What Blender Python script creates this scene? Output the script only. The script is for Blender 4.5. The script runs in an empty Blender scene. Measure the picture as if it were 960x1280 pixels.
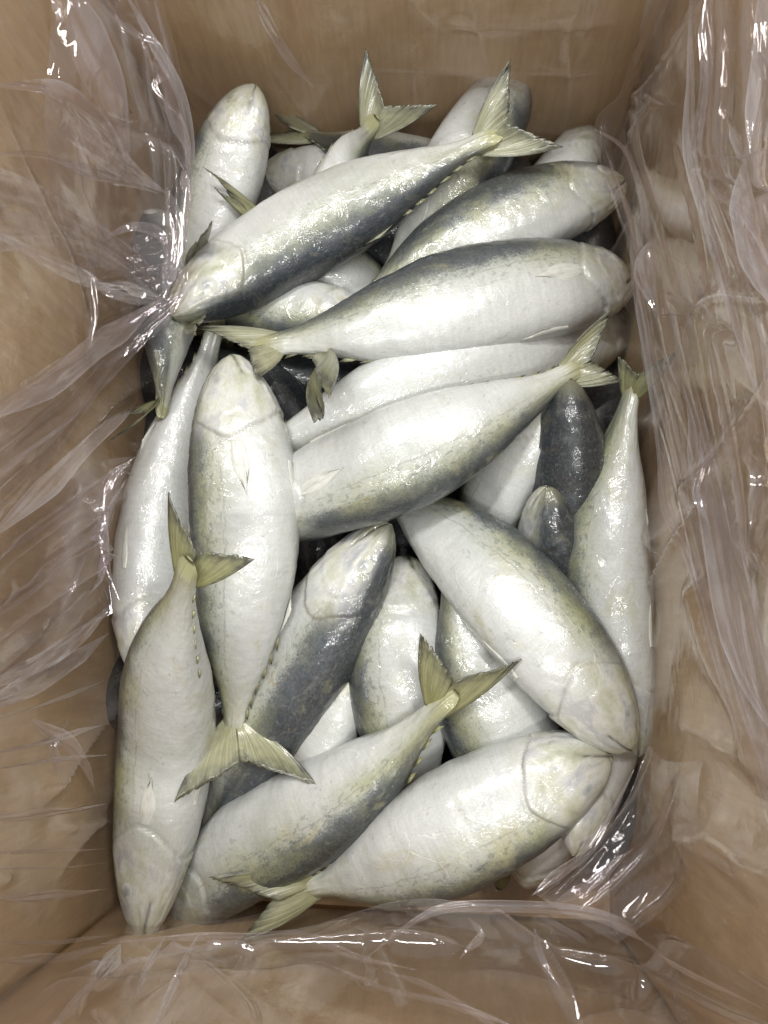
import bpy, math, random
import numpy as np
from mathutils import Vector, Matrix

random.seed(7)
rng = np.random.default_rng(11)
scene = bpy.context.scene
COL = scene.collection

# ------------------------------------------------------------------ camera
F_PX, CX, CY = 962.0, 480.0, 640.0          # focal length and centre in photo pixels (960 x 1280)
CAM = Vector((0.0, 0.0, 0.69))
zc = -Vector((0.05, -0.18, -1.0)).normalized()
yc = Vector((0.03, 1.0, 0.0)); yc = (yc - yc.dot(zc) * zc).normalized()
xc = yc.cross(zc).normalized()
R = Matrix((xc, yc, zc))                     # camera -> world (rows: world axes in camera space)
cd = bpy.data.cameras.new('camera')
cam = bpy.data.objects.new('camera', cd); COL.objects.link(cam)
cam.matrix_world = Matrix.Translation(CAM) @ R.to_4x4()
cd.sensor_width = 36.0; cd.lens = F_PX / 1280.0 * 36.0
cd.clip_start = 0.01; cd.clip_end = 50
scene.camera = cam
Rn = np.array(R); Cn = np.array(CAM)

# ------------------------------------------------------------------ light
w = bpy.data.worlds.new('World'); scene.world = w; w.use_nodes = True
w.node_tree.nodes['Background'].inputs[0].default_value = (0.95, 0.98, 1.0, 1)
w.node_tree.nodes['Background'].inputs[1].default_value = 0.46
def lamp(name, loc, size, energy, target, color=(1, 0.982, 0.945)):
    ld = bpy.data.lights.new(name, 'AREA'); ld.shape = 'RECTANGLE'
    ld.size, ld.size_y = size; ld.energy = energy; ld.color = color
    o = bpy.data.objects.new(name, ld); COL.objects.link(o); o.location = loc
    o.rotation_euler = (Vector(target) - Vector(loc)).to_track_quat('-Z', 'Y').to_euler()
    return o
lamp('ceiling_lamp', (-0.55, 0.75, 2.3), (1.2, 0.14), 35, (0, 0, 0.15))
lamp('ceiling_lamp', (0.65, 0.55, 2.3), (1.2, 0.14), 33, (0, 0, 0.15))
lamp('ceiling_lamp', (0.1, -0.9, 2.3), (1.2, 0.14), 22, (0, 0, 0.15))
scene.view_settings.view_transform = 'Standard'; scene.view_settings.look = 'None'
scene.view_settings.exposure = 0.0; scene.view_settings.gamma = 1.0
scene.view_settings.use_curve_mapping = False
scene.render.engine = 'CYCLES'
scene.cycles.use_denoising = True
scene.cycles.max_bounces = 8; scene.cycles.transparent_max_bounces = 24
scene.cycles.diffuse_bounces = 3; scene.cycles.glossy_bounces = 3
scene.cycles.caustics_reflective = False; scene.cycles.caustics_refractive = False

# ------------------------------------------------------------------ helpers
def pix(u, v, z):
    """world point on the horizontal plane z seen at photo pixel (u, v)"""
    d = Rn @ np.array([(u - CX) / F_PX, -(v - CY) / F_PX, -1.0])
    return Cn + d * ((z - Cn[2]) / d[2])
def pix_scale(z):                            # metres per pixel at height z
    return (Cn[2] - z) / F_PX * 0.985
def mesh_obj(name, verts, faces, mat, parent=None, loc=None, uv=None, smooth=True, attrs=None):
    me = bpy.data.meshes.new(name)
    V = np.asarray(verts, dtype=np.float64)
    if loc is not None: V = V - np.asarray(loc)
    me.from_pydata(V.tolist(), [], [tuple(f) for f in faces])
    if uv is not None:
        l = me.uv_layers.new(name='UVMap')
        idx = np.empty(len(me.loops), dtype=np.int32); me.loops.foreach_get('vertex_index', idx)
        l.data.foreach_set('uv', np.asarray(uv, dtype=np.float32)[idx].ravel())
    for k, a in (attrs or {}).items():
        at = me.attributes.new(k, 'FLOAT', 'POINT'); at.data.foreach_set('value', np.asarray(a, dtype=np.float32))
    if smooth: me.polygons.foreach_set('use_smooth', [True] * len(me.polygons))
    me.update()
    if mat: me.materials.append(mat)
    o = bpy.data.objects.new(name, me); COL.objects.link(o)
    if parent is not None: o.parent = parent
    elif loc is not None: o.location = loc
    return o
def grid_faces(nu, nv, wrap=False):
    i, j = np.meshgrid(np.arange(nu - 1), np.arange(nv if wrap else nv - 1), indexing='ij')
    j2 = (j + 1) % nv
    return np.stack([i * nv + j, (i + 1) * nv + j, (i + 1) * nv + j2, i * nv + j2], -1).reshape(-1, 4)
def empty(name, loc, label, cat, group=None):
    o = bpy.data.objects.new(name, None); COL.objects.link(o); o.location = loc
    o.empty_display_size = 0.02
    o['label'] = label; o['category'] = cat
    if group: o['group'] = group
    return o
def catmull(P, t):
    """Catmull-Rom through the rows of P, t in 0..1 (chord-spaced)"""
    P = np.asarray(P, float); n = len(P)
    E = np.vstack([2 * P[0] - P[1], P, 2 * P[-1] - P[-2]])
    x = np.clip(np.asarray(t, float), 0, 1) * (n - 1); i = np.minimum(x.astype(int), n - 2); f = (x - i)[:, None]
    a, b, c, d = E[i], E[i + 1], E[i + 2], E[i + 3]
    return 0.5 * (2 * b + (c - a) * f + (2 * a - 5 * b + 4 * c - d) * f**2 + (3 * b - a - 3 * c + d) * f**3)
def smoothstep(a, b, x):
    t = np.clip((x - a) / (b - a), 0, 1); return t * t * (3 - 2 * t)
def wob(P, k, seed, n=6):
    """cheap smooth noise: a sum of random sines"""
    r = np.random.default_rng(seed); s = 0
    for _ in range(n):
        d = r.normal(size=P.shape[1]); d *= k * r.uniform(.5, 1.6) / np.linalg.norm(d)
        s = s + np.sin(P @ d + r.uniform(0, 6.28))
    return s / math.sqrt(n)

# ------------------------------------------------------------------ materials
class NT:
    def __init__(s, name):
        s.m = bpy.data.materials.new(name); s.m.use_nodes = True
        s.t = s.m.node_tree; s.t.nodes.clear()
        s.out = s.t.nodes.new('ShaderNodeOutputMaterial')
    def n(s, typ, ins=None, **kw):
        nd = s.t.nodes.new('ShaderNode' + typ)
        for k, v in kw.items(): setattr(nd, k, v)
        for k, v in (ins or {}).items():
            if hasattr(v, 'is_output'): s.t.links.new(v, nd.inputs[k])
            else: nd.inputs[k].default_value = v
        return nd
    def link(s, a, b): s.t.links.new(a, b)
    def math(s, op, a, b=0.0, clamp=False):
        nd = s.n('Math', {0: a, 1: b}, operation=op); nd.use_clamp = clamp; return nd.outputs[0]
    def mix(s, f, a, b, mode='MIX'):
        nd = s.t.nodes.new('ShaderNodeMix'); nd.data_type = 'RGBA'; nd.blend_type = mode
        for i, v in ((0, f), (6, a), (7, b)):
            if hasattr(v, 'is_output'): s.t.links.new(v, nd.inputs[i])
            else: nd.inputs[i].default_value = v if i == 0 else (*v, 1) if len(v) == 3 else v
        return nd.outputs[2]
    def ramp(s, f, stops, interp='LINEAR'):
        nd = s.n('ValToRGB', {0: f}); r = nd.color_ramp; r.interpolation = interp
        while len(r.elements) < len(stops): r.elements.new(0.5)
        for e, (p, c) in zip(r.elements, stops):
            e.position = p; e.color = (c, c, c, 1) if isinstance(c, (int, float)) else (*c, 1)
        return nd.outputs[0]
    def noise(s, vec, scale, detail=3, rough=.55, dist=0):
        return s.n('TexNoise', {'Vector': vec, 'Scale': scale, 'Detail': detail, 'Roughness': rough, 'Distortion': dist}).outputs[0]
    def vmul(s, vec, k):
        return s.n('VectorMath', {0: vec, 1: k}, operation='MULTIPLY').outputs[0]

def skin_material():
    N = NT('fish_skin')
    uv = N.n('UVMap').outputs[0]
    oi = N.n('ObjectInfo'); obc = N.n('SeparateColor', {0: oi.outputs['Color']})
    kd, ky, kb = obc.outputs[0], obc.outputs[1], obc.outputs[2]     # back depth, yellowness, paleness
    co = N.n('TexCoord').outputs['Object']
    rnd = N.n('CombineXYZ', {0: N.math('MULTIPLY', oi.outputs['Random'], 37.0), 1: N.math('MULTIPLY', oi.outputs['Random'], 91.0)}).outputs[0]
    uvr = N.n('VectorMath', {0: N.vmul(uv, (1.0, 0.45, 1)), 1: rnd}, operation='ADD').outputs[0]
    sx = N.n('SeparateXYZ', {0: uv}); S, V = sx.outputs[0], sx.outputs[1]
    n1 = N.noise(uvr, 9, 4, .6, .3)
    n2 = N.noise(uvr, 34, 5, .7)
    v1 = N.math('ADD', V, N.math('MULTIPLY', N.math('SUBTRACT', n1, .5), .15))
    v1 = N.math('ADD', v1, N.math('MULTIPLY', N.math('SUBTRACT', n2, .5), .10))
    v1 = N.math('ADD', v1, N.math('MULTIPLY', N.math('SUBTRACT', N.noise(uvr, 170, 2, .6), .5), .13))
    v1 = N.math('SUBTRACT', v1, N.math('SUBTRACT', kd, .43))
    base = N.ramp(v1, [(0, (.022, .027, .034)), (.27, (.034, .043, .056)), (.37, (.058, .070, .086)), (.415, (.115, .128, .140)),
                       (.45, (.29, .305, .285)), (.49, (.44, .45, .415)), (.58, (.54, .55, .53)), (.78, (.60, .61, .60)), (1, (.62, .63, .62))])
    oli = N.math('MULTIPLY', N.ramp(v1, [(.30, 1), (.42, 0)]), N.math('SUBTRACT', N.math('MULTIPLY', ky, 1.3), .65, True))
    base = N.mix(oli, base, N.mix(1.0, base, (1.15, 1.08, .72), 'MULTIPLY'))
    # mackerel mottling of the back: wavy dark bars broken by fine speckle
    wv = N.n('TexWave', {'Vector': N.vmul(uvr, (1, .55, 1)), 'Scale': 7.5, 'Distortion': 9.0, 'Detail': 3, 'Detail Scale': 2.2}).outputs[1]
    back = N.ramp(v1, [(.15, 1), (.48, 0)])
    bars = N.math('MULTIPLY', N.ramp(wv, [(.45, 0), (.75, 1)]), back)
    base = N.mix(N.math('MULTIPLY', bars, .55), base, (.030, .036, .045))
    fl = N.ramp(N.noise(uvr, 75, 3, .6), [(.55, 0), (.72, 1)])
    base = N.mix(N.math('MULTIPLY', N.math('MULTIPLY', fl, back), .30), base, (.30, .32, .33))
    # olive band along the flank and yellow stains
    ol = N.ramp(v1, [(.30, 0), (.42, 1), (.52, .6), (.66, 0)])
    ol = N.math('MULTIPLY', ol, N.ramp(N.noise(uvr, 5, 3, .6), [(.38, 0), (.62, 1)]))
    base = N.mix(N.math('MULTIPLY', ol, N.math('MULTIPLY', ky, .85)), base, (.37, .375, .19))
    st = N.ramp(N.noise(N.n('VectorMath', {0: uvr, 1: (5.3, 2.1, 0)}, operation='ADD').outputs[0], 6.5, 5, .7, .6), [(.57, 0), (.70, 1)])
    base = N.mix(N.math('MULTIPLY', st, N.math('MULTIPLY', ky, .55)), base, (.47, .44, .25))
    sp = N.noise(N.vmul(uvr, (1, 1.25, 1)), 52, 3, .55)
    spm = N.math('MULTIPLY', N.ramp(sp, [(.565, 0), (.60, 1)]), N.ramp(v1, [(.36, 0), (.42, 1), (.50, .8), (.60, 0)]))
    base = N.mix(N.math('MULTIPLY', spm, .50), base, (.10, .115, .12))
    # lateral line and fine rows across the flank
    ll = N.math('ABSOLUTE', N.math('SUBTRACT', V, N.math('ADD', N.math('MULTIPLY', N.noise(N.vmul(uvr, (1, 0, 0)), 9, 3), .10), .385)))
    ll = N.math('MULTIPLY', N.math('MULTIPLY', N.ramp(ll, [(.003, 1), (.008, 0)]), N.ramp(S, [(.27, 0), (.33, 1), (.8, 1), (.9, 0)])), N.ramp(n2, [(.40, 0), (.55, 1)]))
    base = N.mix(N.math('MULTIPLY', ll, .4), base, (.16, .16, .14))
    rows = N.noise(N.vmul(uvr, (120, 7, 1)), 1.0, 2, .5)
    base = N.mix(N.math('MULTIPLY', N.ramp(rows, [(.35, 0), (.75, 1)]), .24), base, N.mix(1.0, base, (.62, .63, .60), 'MULTIPLY'))
    # torn slime skin: thin pale lines, and small rusty or bruised flecks
    ve = N.n('TexVoronoi', {'Vector': N.n('VectorMath', {0: uvr, 1: N.vmul(N.n('TexNoise', {'Vector': uvr, 'Scale': 7.0, 'Detail': 3.0}).outputs[1], (.16, .16, 0))}, operation='ADD').outputs[0], 'Scale': 6.5}, feature='DISTANCE_TO_EDGE').outputs[0]
    lines = N.math('MULTIPLY', N.ramp(ve, [(.004, 1), (.013, 0)]), N.ramp(N.noise(uvr, 4.5, 2), [(.54, 0), (.62, 1)]))
    lines = N.math('MULTIPLY', lines, N.ramp(v1, [(.42, .12), (.55, 1)]))
    base = N.mix(N.math('MULTIPLY', lines, .35), base, (.78, .79, .76))
    fk = N.noise(N.n('VectorMath', {0: uvr, 1: (1.7, 8.3, 0)}, operation='ADD').outputs[0], 19, 5, .75, .8)
    base = N.mix(N.math('MULTIPLY', N.ramp(fk, [(.665, 0), (.70, 1)]), .55), base, (.30, .21, .09))
    fk2 = N.noise(N.n('VectorMath', {0: uvr, 1: (4.7, 3.3, 0)}, operation='ADD').outputs[0], 28, 5, .7, .5)
    base = N.mix(N.math('MULTIPLY', N.ramp(fk2, [(.62, 0), (.66, 1)]), .35), base, (.22, .23, .22))
    # head: pale cloudy greenish cream, milky lilac cheek, darker crown
    vh = N.math('SUBTRACT', N.math('ADD', V, N.math('MULTIPLY', N.math('SUBTRACT', n2, .5), .15)), N.math('MULTIPLY', N.math('SUBTRACT', kd, .36), .9))
    head = N.math('MULTIPLY', N.ramp(S, [(.175, 1), (.27, 0)]), N.ramp(vh, [(.15, 0), (.33, 1)]))
    hc = N.ramp(N.noise(uvr, 12, 4, .6), [(.28, (.38, .39, .27)), (.42, (.53, .53, .42)), (.52, (.64, .635, .59)), (.62, (.46, .46, .48)), (.72, (.60, .60, .59))])
    base = N.mix(N.math('MULTIPLY', head, .85), base, hc)
    # snout tip and jaw edges, yellowish
    base = N.mix(N.math('MULTIPLY', N.ramp(S, [(.0, 1), (.07, 0)]), .5), base, (.44, .43, .27))
    # peduncle yellow-grey
    base = N.mix(N.math('MULTIPLY', N.ramp(S, [(.80, 0), (1.0, 1)]), N.math('MULTIPLY', ky, .45)), base, (.42, .41, .25))
    base = N.mix(N.math('MULTIPLY', N.math('SUBTRACT', S, .965, True), 18.0, True), base, (.36, .355, .19))
    # gill slit: reddish brown line where the cover lifts
    g = N.n('Attribute', attribute_name='gill').outputs['Fac']
    gn = N.math('MULTIPLY', g, N.ramp(N.noise(uvr, 16, 2), [(.40, .15), (.60, 1)]))
    base = N.mix(N.math('MULTIPLY', gn, .45), base, (.20, .155, .11))
    mo = N.n('Attribute', attribute_name='mouth').outputs['Fac']
    # dark smudge over and before the eye, uneven
    dx = N.math('MULTIPLY', N.math('SUBTRACT', S, .088), 26.0); dy = N.math('MULTIPLY', N.math('SUBTRACT', V, .335), 13.0)
    sm = N.math('SUBTRACT', 1.0, N.math('ADD', N.math('MULTIPLY', dx, dx), N.math('MULTIPLY', dy, dy)), True)
    sm = N.math('MULTIPLY', sm, N.ramp(N.noise(uvr, 30, 4, .65), [(.42, 0), (.60, 1)]))
    base = N.mix(N.math('MULTIPLY', sm, .75), base, (.16, .17, .17))
    base = N.mix(N.math('MULTIPLY', mo, .75), base, (.11, .10, .075))
    # scale grain
    vo = N.n('TexVoronoi', {'Vector': N.vmul(uv, (1, .72, 1)), 'Scale': 120.0}, feature='F1').outputs[0]
    base = N.mix(N.math('MULTIPLY', N.ramp(vo, [(.1, 0), (.7, 1)]), .14), base, (.25, .25, .23))
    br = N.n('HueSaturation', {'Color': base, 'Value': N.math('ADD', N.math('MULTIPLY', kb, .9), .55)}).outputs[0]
    # fine grey veining and bruises all over, so that no flank is one even tone
    vei = N.n('TexNoise', {'Vector': N.vmul(uvr, (1, 1.6, 1)), 'Scale': 11.0, 'Detail': 5.0, 'Roughness': .6, 'Distortion': .8}); vei.noise_type = 'RIDGED_MULTIFRACTAL'
    br = N.mix(N.math('MULTIPLY', N.ramp(vei.outputs[0], [(.25, 1), (.75, 0)]), .30), br, N.mix(1.0, br, (.62, .64, .62), 'MULTIPLY'))
    br = N.mix(N.math('MULTIPLY', N.ramp(N.noise(uvr, 4.0, 5, .65, .5), [(.48, 0), (.72, 1)]), .45), br, N.mix(1.0, br, (.68, .70, .64), 'MULTIPLY'))
    rough = N.ramp(N.noise(uvr, 22, 4, .6), [(.3, .28), (.7, .46)])
    # bumps: scale grain, soft dents, slime wrinkles
    h = N.math('ADD', N.math('MULTIPLY', vo, .00018), N.math('MULTIPLY', N.noise(co, 95, 4, .6, .8), .0016))
    rd = N.n('TexNoise', {'Vector': uvr, 'Scale': 13.0, 'Detail': 4.0, 'Roughness': .5, 'Distortion': 1.0})
    rd.noise_type = 'RIDGED_MULTIFRACTAL'
    h = N.math('ADD', h, N.math('ADD', N.math('MULTIPLY', rd.outputs[0], .00050), N.math('MULTIPLY', lines, .0006)))
    bp = N.n('Bump', {'Height': h, 'Strength': .34, 'Distance': 1.0}).outputs[0]
    wet = N.n('Bump', {'Height': N.math('MULTIPLY', N.noise(co, 60, 3, .55, 1.2), .0030), 'Strength': .6, 'Distance': 1.0}).outputs[0]
    p = N.n('BsdfPrincipled', {'Base Color': br, 'Roughness': rough, 'Normal': bp, 'Metallic': .06, 'Specular IOR Level': .42,
                               'Coat Weight': .6, 'Coat Roughness': .07, 'Coat Normal': wet})
    N.link(p.outputs[0], N.out.inputs[0]); return N.m

def fin_material(name, ca, cb, tip, translucent=.3):
    N = NT(name)
    uv = N.n('UVMap').outputs[0]; sx = N.n('SeparateXYZ', {0: uv}); K, T = sx.outputs[0], sx.outputs[1]
    oi = N.n('ObjectInfo')
    ob = N.n('VectorMath', {0: uv, 1: N.n('CombineXYZ', {0: N.math('MULTIPLY', oi.outputs['Random'], 31)}).outputs[0]}, operation='ADD').outputs[0]
    rays = N.noise(N.vmul(ob, (24, 1.2, 1)), 1.0, 2, .5)
    c = N.mix(N.ramp(rays, [(.36, 0), (.64, 1)]), ca, cb)
    ky = N.n('SeparateColor', {0: oi.outputs['Color']}).outputs[1]
    c = N.mix(N.math('MULTIPLY', N.math('MULTIPLY', N.math('SUBTRACT', ky, .45), 1.8, True), N.ramp(T, [(.0, 1), (.9, .45)])), c, N.mix(1.0, c, (.80, .78, .48), 'MULTIPLY'))
    pat = N.noise(ob, 3.5, 4, .6)
    c = N.mix(N.math('MULTIPLY', N.ramp(pat, [(.45, 0), (.68, 1)]), .5), c, tuple(x * .6 for x in ca))
    edge = N.math('ADD', N.ramp(T, [(.70, 0), (1.0, 1)]), N.ramp(K, [(.0, 1.0), (.20, 0)]), True)
    edge = N.math('MULTIPLY', edge, N.ramp(N.noise(ob, 7, 3), [(.35, .40), (.6, 1)]))
    c = N.mix(N.math('MULTIPLY', edge, .9), c, tip)
    bp = N.n('Bump', {'Height': N.math('MULTIPLY', rays, .0007), 'Strength': .6, 'Distance': 1.0}).outputs[0]
    p = N.n('BsdfPrincipled', {'Base Color': c, 'Roughness': .34, 'Normal': bp, 'Coat Weight': .4, 'Coat Roughness': .12})
    tr = N.n('BsdfTranslucent', {0: c, 'Normal': bp})
    mx = N.n('MixShader', {0: translucent, 1: p.outputs[0], 2: tr.outputs[0]})
    N.link(mx.outputs[0], N.out.inputs[0]); return N.m

def eye_material():
    N = NT('clouded_eye')
    uv = N.n('UVMap').outputs[0]; T = N.n('SeparateXYZ', {0: uv}).outputs[0]
    co = N.n('TexCoord').outputs['Object']
    nz = N.noise(co, 160, 3)
    t = N.math('ADD', T, N.math('MULTIPLY', N.math('SUBTRACT', nz, .5), .5))
    c = N.ramp(t, [(.0, (.24, .25, .25)), (.25, (.34, .35, .34)), (.5, (.49, .50, .46)), (.8, (.50, .50, .43)), (1, (.49, .49, .42))])
    p = N.n('BsdfPrincipled', {'Base Color': c, 'Roughness': .22, 'Coat Weight': .5, 'Coat Roughness': .06})
    N.link(p.outputs[0], N.out.inputs[0]); return N.m

def board_material():
    N = NT('kraft_board')
    co = N.n('TexCoord').outputs['Object']
    n1 = N.noise(co, 5, 5, .6); n2 = N.noise(N.vmul(co, (1, 1, .12)), 260, 3, .7); n3 = N.noise(co, 700, 2)
    c = N.mix(N.ramp(n1, [(.3, 0), (.7, 1)]), (.60, .425, .24), (.64, .46, .27))
    c = N.mix(N.math('MULTIPLY', N.ramp(n2, [(.35, 0), (.7, 1)]), .30), c, (.30, .19, .10))
    c = N.mix(N.math('MULTIPLY', N.ramp(n3, [(.62, 0), (.75, 1)]), .25), c, (.50, .36, .22))
    fw = N.n('TexWave', {'Vector': N.vmul(co, (1, 1, 0)), 'Scale': 42.0, 'Distortion': .6, 'Detail': 1.0}); fw.bands_direction = 'DIAGONAL'
    c = N.mix(N.math('MULTIPLY', fw.outputs[1], .10), c, (.42, .29, .165))
    h = N.math('ADD', N.math('MULTIPLY', n2, .0004), N.math('MULTIPLY', N.noise(co, 14, 3), .004))
    bp = N.n('Bump', {'Height': h, 'Strength': .5, 'Distance': 1.0}).outputs[0]
    p = N.n('BsdfPrincipled', {'Base Color': c, 'Roughness': .75, 'Normal': bp, 'Specular IOR Level': .25})
    N.link(p.outputs[0], N.out.inputs[0]); return N.m

def film_material(name, haze, tint=(.96, .94, .93), rough=.10, bump=.5, gloss=1.0):
    N = NT(name)
    co = N.n('TexCoord').outputs['Object']
    cr = N.n('Attribute', attribute_name='crease').outputs['Fac']
    rd = N.n('TexNoise', {'Vector': co, 'Scale': 26.0, 'Detail': 4.0, 'Roughness': .55, 'Distortion': .6}); rd.noise_type = 'RIDGED_MULTIFRACTAL'
    h = N.math('ADD', N.math('MULTIPLY', N.noise(co, 75, 4, .6, 1.5), .0030), N.math('MULTIPLY', rd.outputs[0], .0006))
    bp = N.n('Bump', {'Height': h, 'Strength': bump, 'Distance': 1.0}).outputs[0]
    fc = N.n('LayerWeight', {'Blend': .5, 'Normal': bp}).outputs['Facing']
    fr = N.math('ADD', .05, N.math('MULTIPLY', N.math('POWER', fc, 4.0), .55))
    fr = N.math('MULTIPLY', fr, gloss, True)
    cloud = N.ramp(N.noise(co, 9, 4, .6, 1.0), [(.35, .55), (.70, 1.5)])
    hz = N.math('MULTIPLY', N.math('ADD', N.math('MULTIPLY', cr, haze * 2.2), haze), cloud, True)
    tr = N.n('BsdfTransparent', {0: (*tint, 1)})
    df = N.n('BsdfDiffuse', {0: (.80, .77, .78, 1), 'Normal': bp}); tl = N.n('BsdfTranslucent', {0: (.80, .77, .78, 1), 'Normal': bp})
    d2 = N.n('MixShader', {0: .4, 1: df.outputs[0], 2: tl.outputs[0]})
    gl = N.n('BsdfGlossy', {0: (1, .98, .99, 1), 'Roughness': rough, 'Normal': bp})
    a = N.n('MixShader', {0: hz, 1: tr.outputs[0], 2: d2.outputs[0]})
    b = N.n('MixShader', {0: fr, 1: a.outputs[0], 2: gl.outputs[0]})
    N.link(b.outputs[0], N.out.inputs[0]); return N.m

SKIN = skin_material()
TAIL = fin_material('tail_fin_skin', (.24, .24, .145), (.32, .32, .225), (.042, .042, .037), .08)
PALE = fin_material('pale_fin_skin', (.50, .51, .46), (.60, .60, .56), (.53, .52, .44), 0.0)
EYE = eye_material(); BOARD = board_material()

# ------------------------------------------------------------------ carton
ZP = 0.14
x0 = pix(112, 760, ZP)[0]; x1 = pix(816, 760, ZP)[0]
y1 = pix(600, 116, ZP - .01)[1]; y0 = pix(480, 1222, ZP)[1]
HB = 0.36; TH = 0.006
box = empty('cardboard_box', ((x0 + x1) / 2, (y0 + y1) / 2, 0), 'open brown corrugated cardboard carton full of mackerel, lined with clear plastic', 'box')
bl = np.array(box.location)
def wall_panel(name, p, q, inward):
    """board panel from p to q (floor line, inner face), with thickness outward, fluted rim and a slightly bowed face"""
    p = np.array([*p, 0.]); q = np.array([*q, 0.]); n = np.array([*inward, 0.])
    na, nb = 40, 26; V = []; seed = random.random() * 10
    for side in (0, 1):
        for i in range(na):
            for j in range(nb):
                a, b = i / (na - 1), j / (nb - 1)
                bow = .004 * math.sin(a * 3.1 + seed) * math.sin(b * 3.0) if 0 < i < na - 1 else 0
                V.append(p + (q - p) * a + np.array([0, 0, .002 + HB * b]) + n * (-bow - TH * side))
    V = np.array(V); F = grid_faces(na, nb).tolist(); k = na * nb
    F += [[k + a, k + d, k + c, k + b] for a, b, c, d in F[:]]
    for i in range(na - 1):
        t0, t1 = i * nb + nb - 1, (i + 1) * nb + nb - 1; F.append([t0, t1, k + t1, k + t0])
        t0, t1 = i * nb, (i + 1) * nb; F.append([t1, t0, k + t0, k + t1])
    for j in range(nb - 1):
        F.append([j, j + 1, k + j + 1, k + j]); e = (na - 1) * nb; F.append([e + j + 1, e + j, k + e + j, k + e + j + 1])
    return mesh_obj(name, V, F, BOARD, box, bl)
wall_panel('wall', (x0, y0 - .005), (x0, y1 + .005), (1, 0)); wall_panel('wall', (x1, y1 + .005), (x1, y0 - .005), (-1, 0))
wall_panel('wall', (x0 + .001, y1), (x1 - .001, y1), (0, -1)); wall_panel('wall', (x1 - .001, y0), (x0 + .001, y0), (0, 1))
def slab(name, a, b, mat, parent, loc):
    (ax, ay, az), (bx, by, bz) = a, b
    V = [(x, y, z) for x in (ax, bx) for y in (ay, by) for z in (az, bz)]
    F = [(0, 1, 3, 2), (4, 6, 7, 5), (0, 4, 5, 1), (2, 3, 7, 6), (0, 2, 6, 4), (1, 5, 7, 3)]
    return mesh_obj(name, V, F, mat, parent, loc, smooth=False)
slab('floor_flap', (x0 - .004, y0 - .004, -.004), (x1 + .004, (y0 + y1) / 2 - .0005, .0015), BOARD, box, bl)
slab('floor_flap', (x0 - .004, (y0 + y1) / 2 + .0005, -.004), (x1 + .004, y1 + .004, .0015), BOARD, box, bl)
def floor_material():
    N = NT('concrete'); co = N.n('TexCoord').outputs['Object']
    c = N.mix(N.ramp(N.noise(co, 6, 6, .65), [(.3, 0), (.7, 1)]), (.20, .20, .19), (.30, .295, .28))
    p = N.n('BsdfPrincipled', {'Base Color': c, 'Roughness': .7}); N.link(p.outputs[0], N.out.inputs[0]); return N.m
gf = slab('floor', (-1.6, -1.6, -.10), (1.6, 1.8, -.006), floor_material(), None, None); gf['kind'] = 'structure'; gf['label'] = 'grey concrete floor added unseen under the carton to block light from below'  # out of view, added to stop world light leaking in from beneath

# ------------------------------------------------------------------ fish
S_T = [0, .015, .04, .08, .13, .20, .30, .40, .50, .60, .70, .80, .88, .94, 1.0]
HD = [.05, .21, .37, .52, .66, .81, .93, .99, 1.0, .95, .82, .60, .38, .24, .20]
HV = [.05, .25, .43, .59, .73, .87, .96, 1.0, .99, .92, .77, .54, .33, .22, .20]
WT = [.05, .22, .38, .56, .72, .88, .98, 1.0, .99, .91, .76, .53, .31, .19, .15]
_d = np.linspace(0, 1, 400)
def _smooth(tab):
    y = np.interp(_d, S_T, tab); k = np.ones(15) / 15
    yp = np.concatenate([2 * y[0] - y[1:8][::-1], y, 2 * y[-1] - y[-8:-1][::-1]]); ys = np.convolve(yp, k, 'valid')
    m = smoothstep(.02, .06, _d); return y * (1 - m) + ys * m
HD, HV, WT = _smooth(HD), _smooth(HV), _smooth(WT)
PRESS, SAG = 0.67, .030                      # how far soft bodies give where they lie on one another
FLAT = 0.80                                   # flanks flatter than an ellipse
KT = 0.74                                     # thickness to depth of body
# drop heights: a height map of what already lies in the carton
GX, GY, GS = np.arange(-.30, .30, .002), np.arange(-.42, .45, .002), .002
HM = np.full((len(GX), len(GY)), 0.030)
def hm(x, y):
    i = np.clip(((x - GX[0]) / GS).astype(int), 0, len(GX) - 1); j = np.clip(((y - GY[0]) / GS).astype(int), 0, len(GY) - 1)
    return HM[i, j]

FISH = []
def fish(label, pts, w, dors, roll, tips=None, col=(.5, .5, .5), zadd=None, late=False, soft=.006, hi=1, fins=(), base=None, seed=None, eye=True, zfix=None, slope=.50):
    FISH.append(dict(label=label, pts=pts, w=w, dors=dors, roll=roll, tips=tips, col=col, zadd=zadd or [0] * len(pts), late=late,
                     soft=soft, hi=hi, fins=fins, seed=seed or len(FISH) + 1, eye=eye, zfix=zfix, slope=slope))

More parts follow.
